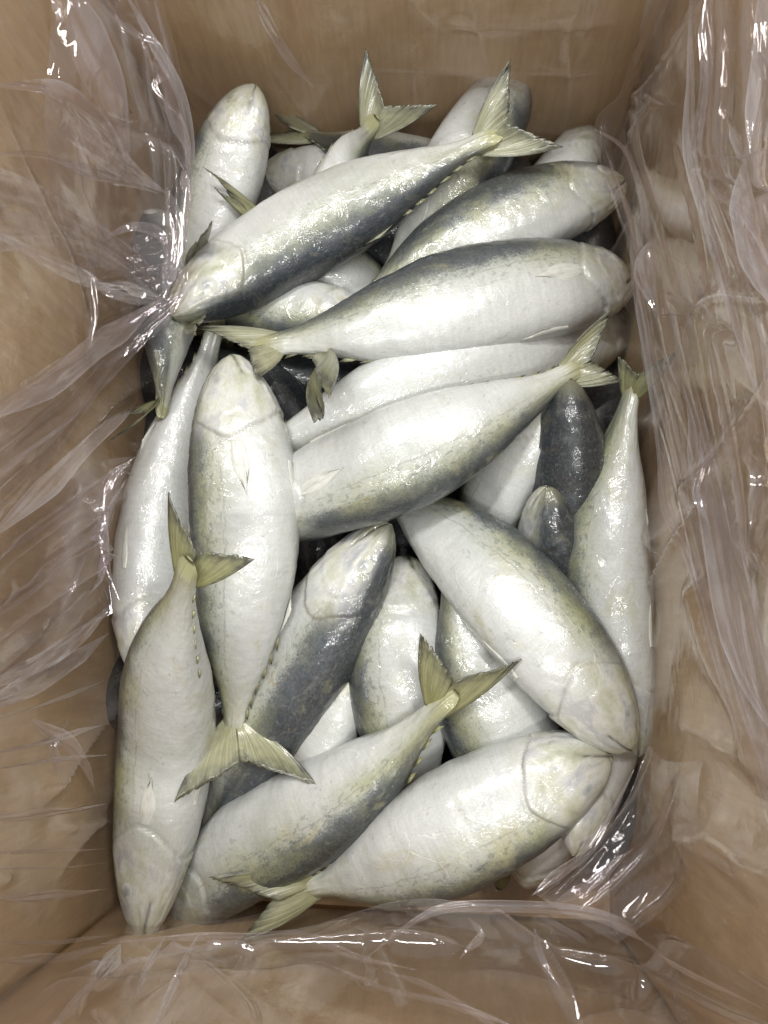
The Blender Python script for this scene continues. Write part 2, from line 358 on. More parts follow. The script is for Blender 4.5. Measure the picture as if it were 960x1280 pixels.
def frames(f, za, zb, s):
    """centre line, heading, side and up at stations s for heights za (snout) .. zb (tail base)"""
    n = len(f['pts']); P = []
    for i, (u, v) in enumerate(f['pts']):
        t = i / (n - 1); P.append(pix(u, v, za + (zb - za) * t + f['zadd'][i] + f.get('sag', 0) * ((2 * t - 1)**2 - 1 / 3)))
    P = np.array(P)
    fine = catmull(P, np.linspace(0, 1, 200)); L = np.concatenate([[0], np.cumsum(np.linalg.norm(np.diff(fine, axis=0), axis=1))])
    C = np.stack([np.interp(s * L[-1], L, fine[:, k]) for k in range(3)], 1)
    T = -np.gradient(C, axis=0); T /= np.linalg.norm(T, axis=1)[:, None]      # towards the snout
    S = np.cross(T, (0, 0, 1.0)); S /= np.linalg.norm(S, axis=1)[:, None]; U = np.cross(S, T)
    dw = pix(480 + f['dors'][0] * 50, 640 + f['dors'][1] * 50, ZP) - pix(480, 640, ZP)
    sg = 1.0 if (S[len(S) // 2] @ dw) > 0 else -1.0
    r = math.radians(f['roll'])
    D = math.cos(r) * sg * S - math.sin(r) * U
    Lt = math.cos(r) * U + math.sin(r) * sg * S
    return C, T, S, U, D, Lt, L[-1]
def settle(f):
    s = np.linspace(.02, .98, 25); r = math.radians(f['roll'])
    za = zb = .10; curl = f['zadd']; f['zadd'] = [0] * len(f['pts'])
    best = None
    for it in range(3):
        C, T, S, U, D, Lt, Ln = frames(f, za, zb, s)
        half = f['w'] / 2 * pix_scale((za + zb) / 2)
        h = half / math.sqrt(math.cos(r)**2 + (KT * math.sin(r))**2); f['h'] = h
        hh = np.interp(s, _d, (HD + HV) / 2) * h; ww = np.interp(s, _d, WT) * h * KT
        ze = np.sqrt((hh * math.sin(r))**2 + (ww * math.cos(r))**2); xe = np.sqrt((hh * math.cos(r))**2 + (ww * math.sin(r))**2)
        req = np.full(len(s), -1.0)
        for q in np.linspace(-.9, .9, 9):
            P = C + S * (xe * q)[:, None]
            req = np.maximum(req, hm(P[:, 0], P[:, 1]) + PRESS * ze * math.sqrt(1 - q * q))
        need = req - f['soft']
        best = None
        bend = (2 * s - 1)**2 - 1 / 3
        for b in np.linspace(-f['slope'] * Ln, f['slope'] * Ln, 41):
            for sg in np.linspace(-SAG, SAG, 9):
                a = max(np.max(need - b * (s - .5) - sg * bend), .045); cost = a + abs(b) * .03 + abs(sg) * .05
                if best is None or cost < best[0]: best = (cost, a, b, sg)
        f['sag'] = best[3]
        za, zb = best[1] - best[2] * .5, best[1] + best[2] * .5
    if f['zfix']: za, zb = f['zfix']
    f['za'], f['zb'] = za, zb; f['zadd'] = curl
    # add it to the height map
    s = np.linspace(0, 1, 160)
    C, T, S, U, D, Lt, Ln = frames(f, za, zb, s)
    hh = np.interp(s, _d, (HD + HV) / 2) * h; ww = np.interp(s, _d, WT) * h * KT
    ze = np.sqrt((hh * math.sin(r))**2 + (ww * math.cos(r))**2); xe = np.sqrt((hh * math.cos(r))**2 + (ww * math.sin(r))**2)
    for q in np.linspace(-.98, .98, 61):
        P = C + S * (xe * q)[:, None]; z = C[:, 2] + PRESS * ze * math.sqrt(1 - q * q)
        i = ((P[:, 0] - GX[0]) / GS).astype(int); j = ((P[:, 1] - GY[0]) / GS).astype(int)
        np.maximum.at(HM, (np.clip(i, 0, len(GX) - 1), np.clip(j, 0, len(GY) - 1)), z)

def gill_s(ph):                                # station of the gill cover's rear edge, by angle from the back
    c = np.cos(ph); return .255 - .055 * c**2 - .035 * np.maximum(c, 0) - .02 * np.maximum(-c, 0)
def skin_off(f, s, p):
    """relief of the skin over the plain loft: lumps, gill cover, mouth, brow"""
    h, seed = f['h'], f['seed']; pa = np.abs(np.where(p > math.pi, 2 * math.pi - p, p))
    q = np.stack([s * 6, np.cos(p) * .8, np.sin(p) * .8], 1)
    off = h * (.024 * wob(q, 2.0, seed) + .010 * wob(q, 7.0, seed + 50) + .003 * wob(q, 22.0, seed + 80))
    gs = gill_s(pa); d = s - gs + .006 * wob(np.stack([pa * 2.2, pa * 0 + seed], 1), 2.0, seed + 7)
    mask = smoothstep(.12, .35, pa / math.pi)
    off += h * mask * np.where(d < 0, .020 * np.exp(-(d / .05)**2), -.020 * np.exp(-(d / .03)**2)) - h * mask * .020 * np.exp(-((d - .004) / .0045)**2)
    d2 = s - (gs - .058); off += h * mask * .010 * np.where(d2 < 0, np.exp(-(d2 / .03)**2), -np.exp(-(d2 / .02)**2) * .4)
    # the mouth: a groove from the snout tip back under the eye
    pm = math.radians(108) + s * 2.2
    dm = (pa - pm) * np.interp(s, _d, WT) ; mm = smoothstep(.105, .075, s)
    mo = np.exp(-(dm / .020)**2) * mm
    off -= h * .09 * mo
    # upper jaw bone, gill rays under the throat, creases fanning over the cheek
    d3 = (pa - (pm - .30 - s * 1.2)) * np.interp(s, _d, WT); off -= h * .022 * np.exp(-(d3 / .022)**2) * smoothstep(.13, .10, s) * smoothstep(.02, .04, s)
    hm_ = smoothstep(.03, .06, s) * smoothstep(.22, .17, s)
    off += h * .005 * np.sin(pa * 22 + 3 * np.sin(s * 30)) * hm_ * smoothstep(2.1, 2.4, pa)
    off += h * .004 * np.sin(pa * 17 + s * 40 + seed) * hm_
    # flattened brow over the eye
    off += h * .03 * np.exp(-((s - .105) / .045)**2 - ((pa - 1.25) / .5)**2)
    return off, d, mo
def surf(f, s, ph, off=0.0, skin=False):
    """point of the body's skin at station s, angle ph (0 back, pi belly), lifted by off along the local normal"""
    s = np.atleast_1d(np.asarray(s, float)); ph = np.broadcast_to(np.asarray(ph, float), s.shape)
    ss = np.linspace(0, 1, 200); C, T, S, U, D, Lt, Ln = f['frm']
    g = lambda A: np.stack([np.interp(s, ss, A[:, k]) for k in range(3)], 1)
    h = f['h']; c, sn = np.cos(ph), np.sin(ph)
    hh = np.where(c > 0, np.interp(s, _d, HD), np.interp(s, _d, HV)) * h; ww = np.interp(s, _d, WT) * h * KT
    off = np.broadcast_to(np.asarray(off, float), s.shape)
    if skin: off = off + skin_off(f, s, ph)[0]
    return g(C) + g(D) * ((hh + off) * c)[:, None] + g(Lt) * ((ww + off) * np.sign(sn) * np.abs(sn)**FLAT)[:, None]

def build_fish(f):
    seed = f['seed']; hi = f['hi']
    f['frm'] = frames(f, f['za'], f['zb'], np.linspace(0, 1, 200))
    C, T, S, U, D, Lt, Ln = f['frm']; h = f['h']
    rootp = C[100].copy(); rootp[2] -= h * KT
    root = empty('mackerel', rootp, f['label'], 'fish', 'mackerel packed in the carton')
    ns, nph = (240, 92) if hi == 2 else (96, 56) if hi == 1 else (60, 36)
    t = np.linspace(0, 1, ns); st = .55 * (1 - np.cos(t * math.pi)) / 2 + .45 * t
    ph = np.arange(nph) / nph * 2 * math.pi
    Sg, Pg = np.meshgrid(st, ph, indexing='ij'); s, p = Sg.ravel(), Pg.ravel()
    pa = np.abs(np.where(p > math.pi, 2 * math.pi - p, p))               # 0 back .. pi belly, both sides
    off, d, mo = skin_off(f, s, p)
    # keels on the tail stem
    off += h * .03 * np.exp(-((pa - math.pi / 2) / .12)**2) * smoothstep(.9, 1.0, s)
    V = surf(f, s, p, off)
    ring = V[-nph:].copy(); c_end = C[-1]
    rd_ = (ring - c_end) @ D[-1]; rl_ = (ring - c_end) @ Lt[-1]
    for e_, sd_, sl_ in ((.07, 1.0, .86), (.15, .98, .66), (.23, .88, .46), (.31, .68, .28), (.38, .38, .12)):
        V = np.vstack([V, c_end + D[-1] * (rd_ * sd_)[:, None] + Lt[-1] * (rl_ * sl_)[:, None] - T[-1] * h * e_])
    ns += 5; s = np.concatenate([s, np.repeat([1.012, 1.025, 1.035, 1.045, 1.055], nph)]); p = np.concatenate([p, np.tile(ph, 5)]); pa = np.concatenate([pa, np.tile(pa[:nph], 5)])
    d = np.concatenate([d, np.full(5 * nph, 1.0)]); mo = np.concatenate([mo, np.zeros(5 * nph)])
    k = len(V); V = np.vstack([V, C[0] + T[0] * h * .02, C[-1] - T[-1] * h * .41])
    F = grid_faces(ns, nph, True).tolist()
    for j in range(nph):
        j2 = (j + 1) % nph; F.append([j2, j, k]); F.append([(ns - 1) * nph + j, (ns - 1) * nph + j2, k + 1])
    uv = np.vstack([np.stack([s, pa / math.pi], 1), [[0, .5], [1, .5]]])
    gill = np.concatenate([np.exp(-((d - .004) / .0045)**2) * smoothstep(.25, .42, pa / math.pi) * smoothstep(.95, .8, pa / math.pi), [0, 0]])
    body = mesh_obj('body', V, F, SKIN, root, rootp, uv=uv, attrs={'gill': gill, 'mouth': np.concatenate([mo, [0, 0]])})
    body.color = (*f['col'], 1)
    up = 1 if Lt[20][2] > 0 else -1
    rr = np.random.default_rng(seed * 13 + 5)
    # ---- eye: a low clouded dome on the side that faces up
    if f['eye']:
        n1, n2 = 7, 18; V, UV = [], []
        se, pe = .108, math.radians(72)
        c0 = surf(f, [se], pe)[0]; ea = surf(f, [se + .01], pe)[0] - c0; ea /= np.linalg.norm(ea)
        eb = surf(f, [se], pe + .1)[0] - c0; eb -= ea * (eb @ ea); eb /= np.linalg.norm(eb); en = np.cross(ea, eb)
        if en[2] < 0 and abs(f['roll']) < 60: en = -en
        ra, rb = h * .30, h * .23
        for i in range(n1):
            for j in range(n2):
                a = i / (n1 - 1); th = j / n2 * 2 * math.pi
                V.append(c0 + ea * (ra * a * math.cos(th)) + eb * (rb * a * math.sin(th)) + en * (h * (.085 * (1 - a * a)**1.3 - .030)))
                UV.append((a, th / 6.28))
        V = np.array(V); fs = grid_faces(n1, n2, True)
        if en @ np.cross(V[fs[20][1]] - V[fs[20][0]], V[fs[20][3]] - V[fs[20][0]]) < 0: fs = fs[:, ::-1]
        mesh_obj('eye', V, fs, EYE, root, rootp, uv=UV)
    # ---- tail fin
    if f['tips']:
        base = C[-1]; ax = -T[-1]; V, F, UV = [], [], []
        side = []
        for (u, v, dz) in f['tips']:
            zt = base[2] + dz; P = pix(u, v, zt)
            if f['late'] or True:
                req = 0
                for tt in np.linspace(.22, 1, 10):
                    X = base + (P - base) * tt
                    z = hm(np.array([X[0]]), np.array([X[1]]))[0] + .009 if f['late'] else 0
                    req = max(req, (z - base[2]) / tt)
                if f['late'] and req > dz: zt = base[2] + min(req, .12); P = pix(u, v, zt)
            side.append(P)
        hb = h * .21
        # the axis of the fork and the spread direction of the two lobes
        mid = (side[0] + side[1]) / 2 - base; ml = np.linalg.norm(mid)
        spread = side[0] - side[1]; spread -= ax * (spread @ ax); spread /= np.linalg.norm(spread)
        lob = (np.linalg.norm(side[0] - base) + np.linalg.norm(side[1] - base)) / 2
        notch = base + mid / ml * min(ml * .6, lob * .34)
        nk, nt = 30, 16
        for li, P in enumerate(side):
            sgn = 1 if li == 0 else -1; o = len(V)
            l = np.linalg.norm(P - base)
            nrm = np.cross(P - base, notch - base); nrm /= np.linalg.norm(nrm) + 1e-9
            out = (P - base) / l
            perp = np.cross(nrm, out); perp = perp if perp @ (notch - base) < 0 else -perp   # away from the notch
            rayo = rr.normal(size=nk) * .00022
            for k_ in range(nk):
                c = k_ / (nk - 1)
                b = base - ax * h * .22 + spread * sgn * hb * (1 - c) * 1.05
                ctrl = base + (P - base) * .53 + (notch - base) * .50
                e = (1 - c)**2 * P + 2 * c * (1 - c) * ctrl + c * c * notch
                jag = 1 + rr.normal() * .012 - (rr.random() < .10) * rr.uniform(.03, .14) * (c > .06)
                for j in range(nt):
                    tt = j / (nt - 1)
                    tj = tt * (1 + (jag - 1) * smoothstep(.5, 1, tt))
                    X = b + (e - b) * tj
                    X = X + perp * (l * .05 * math.sin(math.pi * min(tt, 1)) * (1 - c)**.7)      # swept leading edge
                    X = X + nrm * (rayo[k_] * tt + l * .05 * math.sin(tt * 2.4 + c * 1.8 + seed) * tt + l * .02 * math.sin(c * 7 + seed * 2) * tt)
                    V.append(X); UV.append((c, tt))
            F += (grid_faces(nk, nt) + o).tolist()
        tf = mesh_obj('tail_fin', V, F, TAIL, root, rootp, uv=UV)
        tf.color = (*f['col'], 1)
        m = tf.modifiers.new('thickness', 'SOLIDIFY'); m.thickness = .0007; m.offset = 0
    # ---- small fins lying on the body
    def blade(name, s0, s1, phi, hgt, sweep, mat, lift=.0004, n=14, flat=None):
        """fin rooted along s0..s1 at angle phi; sticks out by hgt, leaning back by sweep; flat=angle it lies towards"""
        V, UV = [], []; m = 6
        for i in range(n):
            a = i / (n - 1); sb = s0 + (s1 - s0) * a
            prof = (1 - a)**.9 * smoothstep(-.03, .35, a) if flat is None else 1
            for j in range(m):
                b = j / (m - 1)
                if flat is None:
                    X = surf(f, [sb + sweep * b * (1 - .5 * a)], phi, -h * .02 + hgt * prof * b * (1 + .1 * math.sin(i * 2.4 + seed)))[0]
                else:
                    # a fan that lies on the skin: root at s0, rays to the rear
                    ln = (s1 - s0) * (1 - .35 * abs(a - .35) ** 1.2) * (1 + .03 * math.sin(i * 3.3 + seed))
                    pr = flat[0] * (1 - b) + flat[1] * math.sin(math.pi * (.10 + .88 * b))
                    X = surf(f, [s0 + ln * b], phi + (a - .5) * pr + flat[2] * b, lift - .0007 + .0012 * math.sin(math.pi * a)**.5 * (1 - .6 * b) + h * .006 * b + .00012 * (i % 2), True)[0]
                V.append(X); UV.append((a, b))
        o = mesh_obj(name, V, grid_faces(n, m), mat, root, rootp, uv=UV)
        o.color = (.3, .45 if mat is PALE else f['col'][1], .5, 1)
        md = o.modifiers.new('thickness', 'SOLIDIFY'); md.thickness = .0003; md.offset = 0; md.use_rim = flat is None
        return o
    fins = f['fins']
    if 'pec' in fins: blade('pectoral_fin', .262, .385, math.radians(97 + rr.uniform(-4, 8)), 0, 0, PALE, flat=(.14, .26, rr.uniform(-.02, .12)), n=14)
    if 'pel' in fins: blade('pelvic_fin', .31, .43, math.radians(164), 0, 0, PALE, flat=(.08, .16, .06), n=8)
    if 'anal' in fins: blade('anal_fin', .60, .70, math.pi, h * .12, .03, PALE)
    if 'dor' in fins: blade('dorsal_fin', .56, .67, 0.0, h * .13, .05, TAIL)
    if 'fl' in fins or 'flv' in fins or 'fld' in fins:
        sides = [] + ([math.pi] if 'fl' in fins or 'flv' in fins else []) + ([0.0] if 'fl' in fins or 'fld' in fins else [])
        for phi in sides:
            for k_ in range(6):
                sb = .72 + k_ * .042
                a = surf(f, [sb], phi, -h * .02)[0]; b = surf(f, [sb + .026], phi, -h * .02)[0]
                tip = surf(f, [sb + rr.uniform(.034, .046)], phi, h * rr.uniform(.03, .085))[0]; m1 = surf(f, [sb + .014], phi, h * rr.uniform(.015, .035))[0]
                lat = np.cross(b - a, tip - a); lat = lat / (np.linalg.norm(lat) + 1e-9) * .0007
                Vv = [a - lat, b - lat, tip, m1 - lat * .6, a + lat, b + lat, m1 + lat * .6]
                fo = mesh_obj('finlet', Vv, [(0, 1, 2, 3), (6, 2, 5, 4), (0, 4, 5, 1), (1, 5, 2), (0, 3, 6, 4), (3, 2, 6)], TAIL, root, rootp,
                         uv=[(.3, .1), (.5, .1), (.6, .8), (.4, .5), (.3, .1), (.5, .1), (.4, .5)]); fo.color = (*f['col'], 1)
    return root

# ---- lower layer, only glimpsed through the gaps
FILL = [(190 + 92 * (i % 7) + 14 * (i // 7 % 2), (950, 660, 305)[i // 7]) for i in range(21)]
FILL += [(u, v) for v in (470, 860) for u in (250, 470, 690)]
for i, (u, v) in enumerate(FILL):
    dv = (140, 190, 125, 0)[i // 7] * (1 if i % 2 else -1); du = (-22, 10, 24, -6, 15)[i % 5]
    u = 480 + (u - 480) * (.88 if v < 400 else 1.0)
    if i > 20: dv, du = 6, 190
    else: dv = dv
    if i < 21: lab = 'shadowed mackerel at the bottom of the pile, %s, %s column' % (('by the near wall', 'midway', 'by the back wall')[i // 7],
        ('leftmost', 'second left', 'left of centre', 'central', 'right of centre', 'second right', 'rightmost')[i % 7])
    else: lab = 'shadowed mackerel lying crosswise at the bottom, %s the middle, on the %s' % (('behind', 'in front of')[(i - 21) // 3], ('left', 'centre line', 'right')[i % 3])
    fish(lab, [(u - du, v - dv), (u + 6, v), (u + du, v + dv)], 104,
         (1, .2), -62 + 17 * (i % 3), col=(.62, .3, .30), hi=0, soft=.02, seed=200 + i, eye=False)  # low paleness paints the shade of the gaps into these fish
N_FILL = len(FISH)
# ---- the fish one can make out, from the bottom of the pile to the top (col: depth of dark back, yellowness, paleness)
fish('shaded pale mackerel between the upright corner head and the biggest back fish', [(322, 225), (400, 225), (500, 240), (580, 270)], 92, (0, 1), 25, col=(.30, .4, .42), eye=False)
fish('mackerel lying along the back wall with only its forked tail and dark tail stem showing', [(650, 250), (520, 212), (450, 190), (386, 168)], 96, (0, 1), -25,
     [(326, 127, .01), (313, 174, .004)], (.48, .6, .4), zadd=[0, 0, .004, .01], fins=('fld',))
fish('mackerel with its pale forked tail raised against the back wall', [(370, 420), (400, 330), (435, 210), (464, 160)], 96, (1, 0), 35,
     [(457, 58, .03), (546, 131, .008)], (.25, .5, .55), zadd=[0, 0, .02, .035], fins=('flv',))
fish('mackerel with a yellowish tail lobe over the upright head', [(520, 420), (430, 345), (322, 274)], 90, (1, 0), 20,
     [(254, 211, .03), (268, 232, .02)], (.3, .9, .5), eye=False, late=True, zadd=[0, 0, .03])
fish('dusky mackerel in the dark gap between the two long fish at left centre', [(475, 405), (350, 392), (224, 376)], 92, (0, 1), 10,
     [(259, 272, .05), (252, 420, -.03)], (.4, .9, .42), eye=False, late=True, zadd=[0, 0, .035])
fish('dark backed mackerel by the left wall under the plastic, tail fanned to the left', [(190, 262), (212, 350), (208, 430), (202, 507)], 80, (-1, 0), -28,
     [(134, 552, .050), (160, 516, .030)], (.56, .9, .40), fins=('flv',), zadd=[.05, .05, .05, .055], late=True)
fish('thin grey mackerel wedged upright against the left wall behind the white belly', [(172, 560), (160, 660), (156, 760), (160, 850)], 62, (-1, 0), 5, col=(.4, .4, .42), eye=False)
fish('mackerel showing just a navy back beside the big upright fish', [(322, 450), (362, 535), (392, 620), (408, 706)], 88, (1, -.2), -45, [(386, 664, .008), (436, 668, .004)], (.66, .4, .40), eye=False)
fish('silvery mackerel head pointing up in the far left corner of the carton', [(320, 106), (292, 180), (255, 290), (215, 390)], 108, (-1, -.25), 2,
     col=(.34, .6, .50), zfix=(.165, .095), hi=1)
fish('mackerel head leaning on the back wall behind the crossing tail', [(648, 90), (607, 165), (545, 260), (480, 350)], 108, (.8, .6), 6, col=(.36, .8, .5), zadd=[.065, .03, 0, 0], hi=1)
fish('pale jaw of a mackerel poking out in the far right corner', [(738, 160), (705, 215), (665, 300), (640, 400)], 84, (-1, -.3), 48, col=(.25, .4, .52), zadd=[.05, .02, 0, 0])
fish('mackerel beneath the two long fish with one ribbed tail lobe hanging down', [(650, 330), (520, 385), (396, 438)], 96, (0, -1), 10,
     [(389, 524, .006), (415, 500, -.012)], (.35, .9, .42), eye=False, late=True)
fish('grey white mackerel lying beneath the two long fish with its jaw at the right wall', [(787, 410), (670, 445), (520, 488), (300, 574)], 122, (0, 1), 32, col=(.27, .4, .49), fins=('pel',), hi=1)
fish('silver mackerel belly in the gap right of centre, half hidden by its neighbours', [(690, 470), (652, 555), (612, 640), (575, 740)], 88, (-1, -.3), 34, col=(.28, .7, .47), hi=1, eye=False)
fish('black wet mackerel back with blunt head, deep in the gap right of centre', [(714, 474), (708, 560), (700, 660), (692, 780)], 92, (1, .1), -62, col=(.80, .3, .36), hi=1, eye=False)
fish('small dark mackerel snout pointing up with a white cheek in the right gap', [(684, 608), (690, 680), (712, 760), (740, 880)], 78, (1, -.15), -55, col=(.62, .3, .40), hi=1, eye=False)
fish('white mackerel sliver in the dark gap below the blue backed fish', [(440, 800), (408, 900), (380, 980), (350, 1050)], 84, (-1, 0), 30, col=(.28, .4, .5), eye=False)
fish('pale greenish mackerel standing upright behind the raised yellow tail', [(508, 694), (494, 800), (506, 910), (532, 1010)], 122, (-1, 0), 8, col=(.32, .9, .42), hi=1, eye=False)
fish('greyish mackerel under the raised yellow tail, dark along one side', [(705, 1075), (648, 960), (602, 860), (562, 712)], 132, (-1, .4), 6, col=(.33, .7, .45), hi=1, fins=('anal',), eye=False)
fish('small white mackerel jaw pointing down at the near wall under the lowest fish', [(661, 1106), (688, 1040), (722, 950), (745, 860)], 80, (1, .2), 42, col=(.26, .5, .5))
fish('pale mackerel behind the plastic fold in the near right corner', [(718, 1070), (736, 1010), (768, 930), (792, 840)], 66, (1, 0), 36, col=(.26, .5, .5))
fish('white bellied mackerel with jagged finlets, head down along the left wall', [(192, 868), (196, 740), (218, 590), (270, 412)], 100, (1, .1), 48,
     None, (.26, .35, .54), fins=('pel', 'flv', 'anal'), hi=1, eye=False, zfix=(.118, .108))
fish('cream bellied mackerel along the right wall with its tail turned up', [(797, 946), (768, 830), (757, 690), (772, 580), (791, 486)], 104, (-1, -.1), 30,
     [(772, 446, .012), (852, 432, .045)], (.37, .9, .53), fins=('pel', 'anal'), hi=2, zadd=[0, 0, 0, .004, .01])
fish('olive grey mackerel with its head at the far right, overlapped by its neighbour', [(781, 226), (690, 256), (570, 305), (450, 375)], 117, (-.25, -1), -6,
     col=(.41, .9, .42), fins=(), hi=2)
fish('blue backed mackerel with its dark snout at the centre of the pile', [(487, 654), (425, 755), (340, 890), (248, 1060)], 122, (1, .5), -15,
     col=(.45, .5, .50), fins=(), hi=2)
fish('mackerel near the near left corner with an olive stripe and raised yellow forked tail', [(212, 1148), (305, 1066), (440, 984), (553, 880)], 124, (.5, 1), -10,
     [(526, 788, .03), (652, 828, .025)], (.365, 1.0, .50), fins=('dor', 'fld'), hi=2, late=True, zadd=[0, 0, .008, .032])
fish('lowest silver mackerel by the near wall, its split tail pointing left', [(764, 946), (690, 975), (570, 1036), (470, 1084), (385, 1111)], 138, (.3, 1), 6,
     [(262, 1096, .008), (298, 1180, -.006)], (.31, .8, .54), fins=('flv', 'anal'), hi=2, late=True, zadd=[0, 0, 0, .004, .018])
fish('plump greenish white mackerel slanting down to the right wall, no tail showing', [(789, 938), (705, 822), (600, 705), (470, 600)], 134, (1, -1), 5,
     col=(.31, .95, .53), fins=('pel',), hi=2)
fish('white mackerel across the centre with its head tucked under the upright fish', [(302, 660), (420, 608), (560, 546), (715, 464)], 136, (.35, 1), 6,
     [(768, 383, .012), (778, 477, 0)], (.315, .7, .54), fins=('pec', 'pel', 'anal', 'flv'), hi=2, eye=False)
fish('upright white mackerel at left centre, head up, dark along its left edge', [(289, 444), (297, 545), (306, 680), (300, 810), (293, 912)], 140, (-1, 0), 0,
     [(220, 1002, .0), (396, 981, .0)], (.32, .8, .56), fins=('pec', 'pel', 'fl', 'anal'), hi=2, late=True, zadd=[0, 0, 0, .004, .014])
fish('cream mackerel head down in the near left corner, yellow tail over its neighbour', [(178, 1172), (190, 1060), (206, 930), (212, 830), (234, 716)], 122, (-1, 0), 8,
     [(212, 616, .02), (317, 700, .012)], (.29, 1.0, .55), fins=('pec', 'flv', 'pel'), hi=2, late=True, zadd=[.060, .020, 0, .030, .088])
fish('long silver mackerel pointing right with a slate back edge and a reddish gill line', [(789, 348), (690, 360), (560, 385), (440, 415), (340, 432)], 152, (-.1, -1), 0,
     [(240, 402, -.004), (321, 478, .002)], (.375, .45, .54), fins=('pec', 'pel', 'anal', 'flv'), hi=2, late=True)
fish('largest mackerel at the back, snout lower left, lower side slate blue', [(216, 396), (300, 338), (440, 258), (607, 176)], 130, (.45, 1), -4,
     [(638, 74, .025), (704, 184, .006)], (.335, .5, .53), fins=('dor', 'fld'), hi=2, zadd=[.004, 0, .006, .028])
for f in FISH: settle(f)
for i, f in enumerate(FISH):
    if i in (0, 1, 2, 3, 8, 12, 16, 18, 25): continue      # carry the pile but are wholly covered by it
    build_fish(f)

# ------------------------------------------------------------------ clear plastic liner
liner = empty('plastic_liner', (0, 0, 0), 'crumpled clear plastic bag lining the carton walls around the fish', 'liner')
def fan(n, seed, a, b, wd=(.0008, .0022), ht=(.0015, .006)):
    """n long sharp creases running from near the line a (p, q) to near the line b, in sheet coordinates"""
    r = np.random.default_rng(seed); out = []
    for _ in range(n):
        t = r.random(); t2 = np.clip(t + r.normal() * .12, 0, 1); u0, u1 = sorted(r.uniform(0, 1, 2)); u1 = min(1, max(u1, u0 + .3))
        A = np.array(a[0]) * (1 - t) + np.array(a[1]) * t; B = np.array(b[0]) * (1 - t2) + np.array(b[1]) * t2
        out.append((*(A + (B - A) * u0), *(A + (B - A) * u1), r.uniform(*wd), r.uniform(*ht) * r.choice([-1, 1])))
    return out
def tri(x): return np.abs((x % 1.0) - .5) * 2
def crumple(Q, k, seed, n=7):
    """facetted crumpling: warped triangle waves in random directions, 0 mean"""
    r = np.random.default_rng(seed); Qw = Q + np.stack([wob(Q, k * .5, seed + i) for i in range(2)], 1) * (.22 / k)
    z = 0; a = 1.0; kk = k
    for i in range(n):
        th = r.uniform(0, math.pi); d = np.array([math.cos(th), math.sin(th)])
        z = z + a * (tri(Qw @ d * kk / 6.28 * r.uniform(.7, 1.4) + r.random()) - .5); a *= .74; kk *= 1.42
    return z / 2
def ridge(Q, p, q, wd, ht, seed=0, pw=1.0):
    """a tent-shaped crease from p to q that dies away at its ends"""
    p, q = np.asarray(p, float), np.asarray(q, float); d = q - p; L = np.linalg.norm(d); d /= L; n = np.array([-d[1], d[0]])
    x = (Q - p) @ d / L; y = (Q - p) @ n + wob(np.stack([x * 5, x * 0], 1), 1.5, seed) * wd * .5
    return ht * np.exp(-(np.abs(y) / wd)**pw) * smoothstep(-.08, .12, x) * smoothstep(1.08, .85, x)
def crease_of(Zd, nu, nv, sc):
    Z = Zd.reshape(nu, nv); g = np.zeros_like(Z)
    g[1:-1, :] += np.abs(Z[2:, :] + Z[:-2, :] - 2 * Z[1:-1, :]); g[:, 1:-1] += np.abs(Z[:, 2:] + Z[:, :-2] - 2 * Z[:, 1:-1])
    return np.clip(g / sc, 0, 1).ravel()
def film_grid(name, ctrl, nu, nv, mat, amp, k, seed, ridges=(), rscale=1.0, edge=0.0, free=''):
    """film stretched through a grid of world points, crumpled along its normals; ridges in the sheet's own 0..1 coordinates"""
    G = np.array(ctrl, float)
    A = np.stack([catmull(G[i], np.linspace(0, 1, nv)) for i in range(G.shape[0])])
    P = np.stack([catmull(A[:, j], np.linspace(0, 1, nu)) for j in range(nv)], 1)
    a, b = np.meshgrid(np.linspace(0, 1, nu), np.linspace(0, 1, nv), indexing='ij')
    wu = np.linalg.norm(P[-1, nv // 2] - P[0, nv // 2]); wv = np.linalg.norm(P[nu // 2, -1] - P[nu // 2, 0])
    Q = np.stack([a.ravel() * wu, b.ravel() * wv], 1)
    mod = np.clip(.55 + .5 * wob(Q, 18, seed + 9), .12, 1.3)
    z = amp * (.5 if name == 'film_fold' else .7) * mod * crumple(Q, k, seed)
    for r_ in ridges: z = z + ridge(Q, (r_[0] * wu, r_[1] * wv), (r_[2] * wu, r_[3] * wv), r_[4], r_[5], seed + int(r_[0] * 100))
    n = np.cross(np.gradient(P, axis=0), np.gradient(P, axis=1)); n /= np.linalg.norm(n, axis=2)[:, :, None] + 1e-12
    if edge:                                  # ragged free edges
        P = P + (np.stack([wob(Q, 60, seed + 3 + i) for i in range(3)], 1) * edge).reshape(nu, nv, 3)
    V = (P + n * z.reshape(nu, nv, 1)).reshape(-1, 3)
    cr = crease_of(z, nu, nv, .0009 * rscale)
    if free:                                  # free edges hazed whiter, painting in the light they catch
        e = np.minimum.reduce([dict(a=a * nu, A=(1 - a) * nu, b=b * nv, B=(1 - b) * nv)[c] for c in free]).ravel(); cr = np.maximum(cr, np.clip(1.2 - e * .6, 0, 1.0))
    return mesh_obj(name, V, grid_faces(nu, nv), mat, liner, (0, 0, 0), attrs={'crease': cr})
FILM = film_material('clear_film', .05, bump=.14, rough=.07, gloss=1.3)
FOLD = film_material('clear_film_fold', .035, rough=.05, bump=.06, gloss=1.5)
HAZY = film_material('doubled_film_fold', .05, tint=(.95, .93, .945), rough=.05, bump=.06, gloss=1.5)
BAND = film_material('pleated_film', .11, tint=(.93, .90, .93), rough=.07, bump=.05, gloss=2.2)

